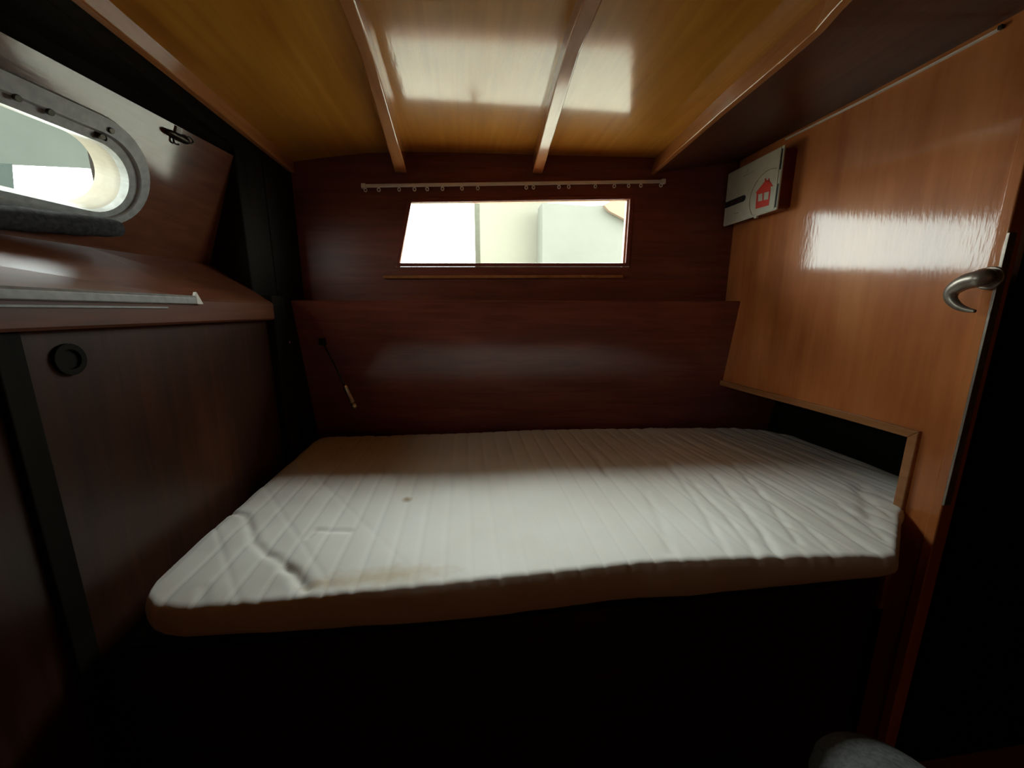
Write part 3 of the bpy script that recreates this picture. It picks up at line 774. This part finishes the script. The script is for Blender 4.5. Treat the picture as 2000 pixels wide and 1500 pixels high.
names = ['first from the left end', 'second from the left end', 'third from the left end', 'fourth from the left end', 'fifth from the left end', 'sixth from the left end',
         'seventh from the left end', 'just before the long empty stretch', 'left of the close pair near mid window', 'right of the close pair near mid window',
         'left one of the loose pair right of middle', 'right one of the loose pair right of middle', 'fifth from the right end', 'fourth from the right end',
         'third from the right end', 'second from the right end', 'last at the right end']
def glider_mesh():
    bm = bmesh.new()
    tube(bm, [(0.0052 * math.sin(a_ * math.pi / 8), 0, -0.0065 + 0.0062 * math.cos(a_ * math.pi / 8)) for a_ in range(17)], 0.0019, 8)
    box(bm, -0.0035, 0.0035, -0.0022, 0.0022, -0.003, 0.004)
    return bm
g0 = None
for i, px in enumerate(gx):
    t_ = (onb(px, 362, -0.012).x - A.x) / (B.x - A.x)
    if g0 is None:
        g0 = link('curtain_glider', glider_mesh(), 'white_plastic', smooth=True); g = g0
    else:
        g = g0.copy(); COL.objects.link(g)
    g.location = trk(t_, -0.0055, -0.011); g.rotation_euler = (0, 0, 0.25 * math.sin(i * 2.3))
    tag(g, 'small white curtain glider on the track, ' + names[i], 'curtain glider', 'curtain gliders on the track')

# ------------------------------------------------------------------ wall cabinet with the red house emblem
XL = 1.045; cy0, cy1, cz0, cz1 = 1.226, 1.492, 1.584, 1.782
cb = empty('wall_cabinet'); tag(cb, 'small dark red wall box with cream lid and red house emblem', 'wall box')
bm = bmesh.new(); box(bm, XL + 0.008, XR - 0.001, cy0 + 0.006, cy1 - 0.004, cz0 + 0.010, cz1 - 0.006); link('body', bm, 'red_wood', cb, bevel=0.003)
bm = bmesh.new(); box(bm, XL + 0.002, XL + 0.009, cy0, cy1, cz0, cz1); link('lid', bm, 'lid_plastic', cb, bevel=0.003)
bm = bmesh.new(); box(bm, XL, XL + 0.003, cy0 + 0.010, cy1 - 0.002, cz0 + 0.004, cz1 - 0.004); link('face_plate', bm, 'lid_plastic', cb, bevel=0.001)
for z0_, z1_ in ((cz0 + 0.008, cz0 + 0.082), (cz0 + 0.125, cz1 - 0.010)):
    bm = bmesh.new(); box(bm, XL + 0.0012, XL + 0.003, cy0 + 0.0035, cy0 + 0.0085, z0_, z1_); link('hinge', bm, 'dark_label', cb)
bm = bmesh.new(); box(bm, XL + 0.001, XL + 0.010, cy0 + 0.088, cy0 + 0.100, cz0 - 0.006, cz0 + 0.002); link('catch', bm, 'lid_plastic', cb, bevel=0.001)
bm = bmesh.new(); box(bm, XL + 0.012, XL + 0.06, cy0 + 0.012, cy0 + 0.10, cz0 + 0.005, cz0 + 0.011); link('underside_strip', bm, 'lip', cb, bevel=0.001)
def face_px(px, py): p = onx(px, py, XL - 0.0006); return p
# emblem pieces from their outline on the lid
def flat(name, pix, mat, parent, th=0.0008):
    bm = bmesh.new(); prism(bm, [Vector((XL - th, face_px(*p).y, face_px(*p).z)) for p in pix], (th + 0.0004, 0, 0)); return link(name, bm, mat, parent)
S = 220 / 1500
def c5(x, y): return (1380 + x * S, 260 + y * S)
em = bmesh.new()
def addp(pix): prism(em, [Vector((XL - 0.0009, face_px(*c5(*p)).y, face_px(*c5(*p)).z)) for p in pix], (0.0013, 0, 0))
addp([(655, 795), (790, 625), (835, 625), (885, 705), (850, 712), (850, 770), (688, 815)])      # roof
addp([(775, 640), (778, 600), (793, 602), (792, 640)]); addp([(822, 640), (824, 600), (838, 604), (836, 650)])   # chimneys
addp([(668, 800), (686, 800), (680, 920), (658, 925)]); addp([(745, 795), (762, 790), (760, 895), (742, 900)]); addp([(832, 770), (850, 762), (838, 880), (820, 884)])
addp([(656, 920), (838, 875), (825, 962), (652, 1010)])
link('house_emblem', em, 'red_paint', cb)
# ring: circle in the lid plane
c0 = Vector((0, face_px(*c5(800, 800)).y, face_px(*c5(800, 815)).z))
ry = abs(face_px(*c5(570, 860)).y - c0.y) ; rz = abs(face_px(*c5(850, 488)).z - c0.z); rad_ = (ry + rz) / 2
bm = bmesh.new(); prevq = None
N = 40
def rp(a_, r_): 
    return Vector((XL - 0.0006, min(cy1 - .003, max(cy0 + 0.012, c0.y + r_ * math.cos(a_))), max(cz0 + 0.006, c0.z + r_ * math.sin(a_))))
a_start, a_end = math.radians(-62), math.radians(232)
for k in range(N + 1):
    a_ = a_start + (a_end - a_start) * k / N
    q = [bm.verts.new(rp(a_, rad_)), bm.verts.new(rp(a_, rad_ - 0.0018))]
    if prevq and (rp(a_, rad_).y > cy0 + 0.0125): bm.faces.new((prevq[0], q[0], q[1], prevq[1]))
    prevq = q
o = link('emblem_ring', bm, 'tan_ring', cb); md = o.modifiers.new('solid', 'SOLIDIFY'); md.thickness = 0.0008
# dark label with silver lettering bar
yl0, yl1 = face_px(*c5(520, 850)).y, cy1 - 0.004
zl = (cz0 + face_px(*c5(515, 850)).z) / 2
zt1 = face_px(*c5(500, 822)).z; zb1 = face_px(*c5(500, 905)).z
bm = bmesh.new()
pts2 = []
for a_ in range(9): pts2.append(Vector((XL - 0.0008, yl0 + 0.012 - 0.012 * math.sin(a_ * math.pi / 8), (zt1 + zb1) / 2 + (zt1 - zb1) / 2 * math.cos(a_ * math.pi / 8))))
pts2 += [Vector((XL - 0.0008, yl1, zb1)), Vector((XL - 0.0008, yl1, zt1))]
prism(bm, pts2, (0.0012, 0, 0)); link('label_strip', bm, 'dark_label', cb)
bm = bmesh.new(); zc_ = (zt1 + zb1) / 2
random.seed(3); y_ = yl0 + 0.018
while y_ < yl0 + 0.085:
    w_ = random.uniform(0.003, 0.006); box(bm, XL - 0.0014, XL - 0.0006, y_, y_ + w_, zc_ - 0.0045, zc_ + random.uniform(0.003, 0.0055)); y_ += w_ + 0.002
link('label_lettering', bm, 'steel', cb)
bm = bmesh.new(); t1 = face_px(*c5(390, 1070)); 
for k in range(4): box(bm, XL - 0.0006, XL + 0.0002, t1.y - 0.012 + k * 0.006, t1.y - 0.008 + k * 0.006, t1.z - 0.0018, t1.z + 0.0018)
link('small_print', bm, 'grey_ink', cb); bm = bmesh.new()
t2 = face_px(*c5(560, 540))
for k in range(9): box(bm, XL - 0.0006, XL + 0.0002, t2.y - 0.024 + k * 0.006, t2.y - 0.020 + k * 0.006, t2.z - 0.0014, t2.z + 0.0012)
t3 = face_px(*c5(548, 495)); box(bm, XL - 0.0006, XL + 0.0002, t3.y - 0.0012, t3.y + 0.0012, t3.z - 0.005, t3.z + 0.006); box(bm, XL - 0.0006, XL + 0.0002, t3.y - 0.005, t3.y + 0.005, t3.z - 0.006, t3.z - 0.004)
link('faint_logo', bm, 'grey_ink', cb)

# ------------------------------------------------------------------ things at the bottom edge of the view
bm = bmesh.new()
bmesh.ops.create_uvsphere(bm, u_segments=32, v_segments=16, radius=1.0)
for v in bm.verts:
    x, y, z = v.co; z2 = math.copysign(abs(z) ** 0.75, z)
    v.co = Vector((0.62 + 0.105 * x, 0.335 + 0.12 * y, 0.50 + 0.075 * z2))
st_ = empty('stool'); tag(st_, 'dim grey rounded stool cushion at the lower right corner', 'stool')
link('seat_cushion', bm, 'cushion', st_, smooth=True)
bm = bmesh.new(); rings = []
for z_, r_ in ((0.0, 0.085), (0.02, 0.085), (0.03, 0.07), (0.40, 0.06), (0.44, 0.09), (0.455, 0.095)):
    rings.append([Vector((0.62 + r_ * math.cos(a_ * math.pi / 12), 0.335 + r_ * math.sin(a_ * math.pi / 12), z_)) for a_ in range(24)])
loft(bm, rings); link('pedestal', bm, 'black_wood', st_)
# step at lower left with pale nosing
sp_ = empty('step_box'); tag(sp_, 'dark wooden step with thin pale edge at the lower left corner', 'step')
P1 = onz(180, 1500, 0.46); P2 = onz(232, 1432, 0.46)
dirv = (P2 - P1).normalized(); P0 = P1 - dirv * 0.25
q_ = Vector((XW + 0.004, P2.y + 0.01, 0.46)); 
bm = bmesh.new(); poly_ = [P0, P2, Vector((XW + 0.004, P2.y, 0.46)), Vector((XW + 0.004, P0.y, 0.46))]
prism(bm, [Vector((p.x, p.y, 0.0)) for p in poly_], (0, 0, 0.452)); link('step_body', bm, 'bed_base', sp_)
bm = bmesh.new(); tube(bm, [P0 + Vector((0, 0, -0.004)), P2 + Vector((0, 0, -0.004))], 0.0045, 10); link('nosing', bm, 'white_plastic', sp_, smooth=True)
bm = bmesh.new(); prism(bm, [Vector((p.x, p.y, 0.452)) for p in poly_], (0, 0, 0.006)); link('step_top', bm, 'mahogany_y', sp_, bevel=0.001)

# ------------------------------------------------------------------ outside
ZO = 0.0
def slab(name, Y, pix, mat, label, th=0.15, cat='wall'):
    P_ = [ony(px, py, Y) for px, py in pix]
    for p in P_:
        if p.z < 1.62: p.z = 1.10          # down to the deck
    bm = bmesh.new(); prism(bm, P_, (0, th, 0)); o = link(name, bm, mat); tag(o, label, cat); return o
slab('cream_building', 5.0, [(937, 560), (935, 330), (1062, 330), (1062, 400), (1062, 560)], 'cream_wall', 'cream building wall seen through the long window right of the post', 0.3, 'building')
slab('pale_building', 4.6, [(1060, 560), (1060, 395), (1150, 402), (1178, 401), (1230, 374), (1300, 350), (1300, 560)], 'pale_wall', 'pale grey building with sloping roofline behind the right part of the long window', 0.3, 'building')
slab('peach_gable', 4.5, [(1190, 412), (1180, 401), (1205, 384), (1300, 340), (1300, 470), (1236, 436)], 'peach_wall', 'peach coloured gable at the upper right corner of the long window', 0.05, 'building')
bm = bmesh.new(); a = ony(926, 380, 2.6); b = ony(936.5, 380, 2.6)
box(bm, a.x, b.x, 2.6, 2.63, 1.10, 2.6)
o = link('outside_post', bm, 'post_paint', bevel=0.003); tag(o, 'grey upright post outside the long window', 'post')
bm = bmesh.new(); box(bm, -1.70, 3.4, 1.66, 5.9, 1.04, 1.10)  # deck added to carry the post and give the ceiling its bright reflection
structure(link('floor_added_deck', bm, 'deck'), 'added white deck outside behind the back wall, reflected in the ceiling')
# unseen overhang added aft of the window to cut off high sky light
bm = bmesh.new(); box(bm, -1.3, 1.8, yb(0) + 0.0, yb(0) + 0.28, 1.90, 1.93)
for v in bm.verts: v.co.y += BSL * v.co.x
structure(link('added_overhang', bm, 'hull_white'), 'added overhang outside the back wall, blocking high sky light')
# quay wall seen through the porthole
def xslab(name, X, pix, mat, label, th=-0.12):
    bm = bmesh.new(); prism(bm, [onx(px, py, X) for px, py in pix], (th, 0, 0)); o = link(name, bm, mat); tag(o, label, 'wall'); return o
xslab('quay_wall', -2.2, [(-900, 322), (24, 322), (200, 330), (260, 334), (260, -1500), (-900, -1500)], 'quay', 'pale greenish wall outside filling the upper part of the porthole')  # top extended far up, out of view, to block high sky light
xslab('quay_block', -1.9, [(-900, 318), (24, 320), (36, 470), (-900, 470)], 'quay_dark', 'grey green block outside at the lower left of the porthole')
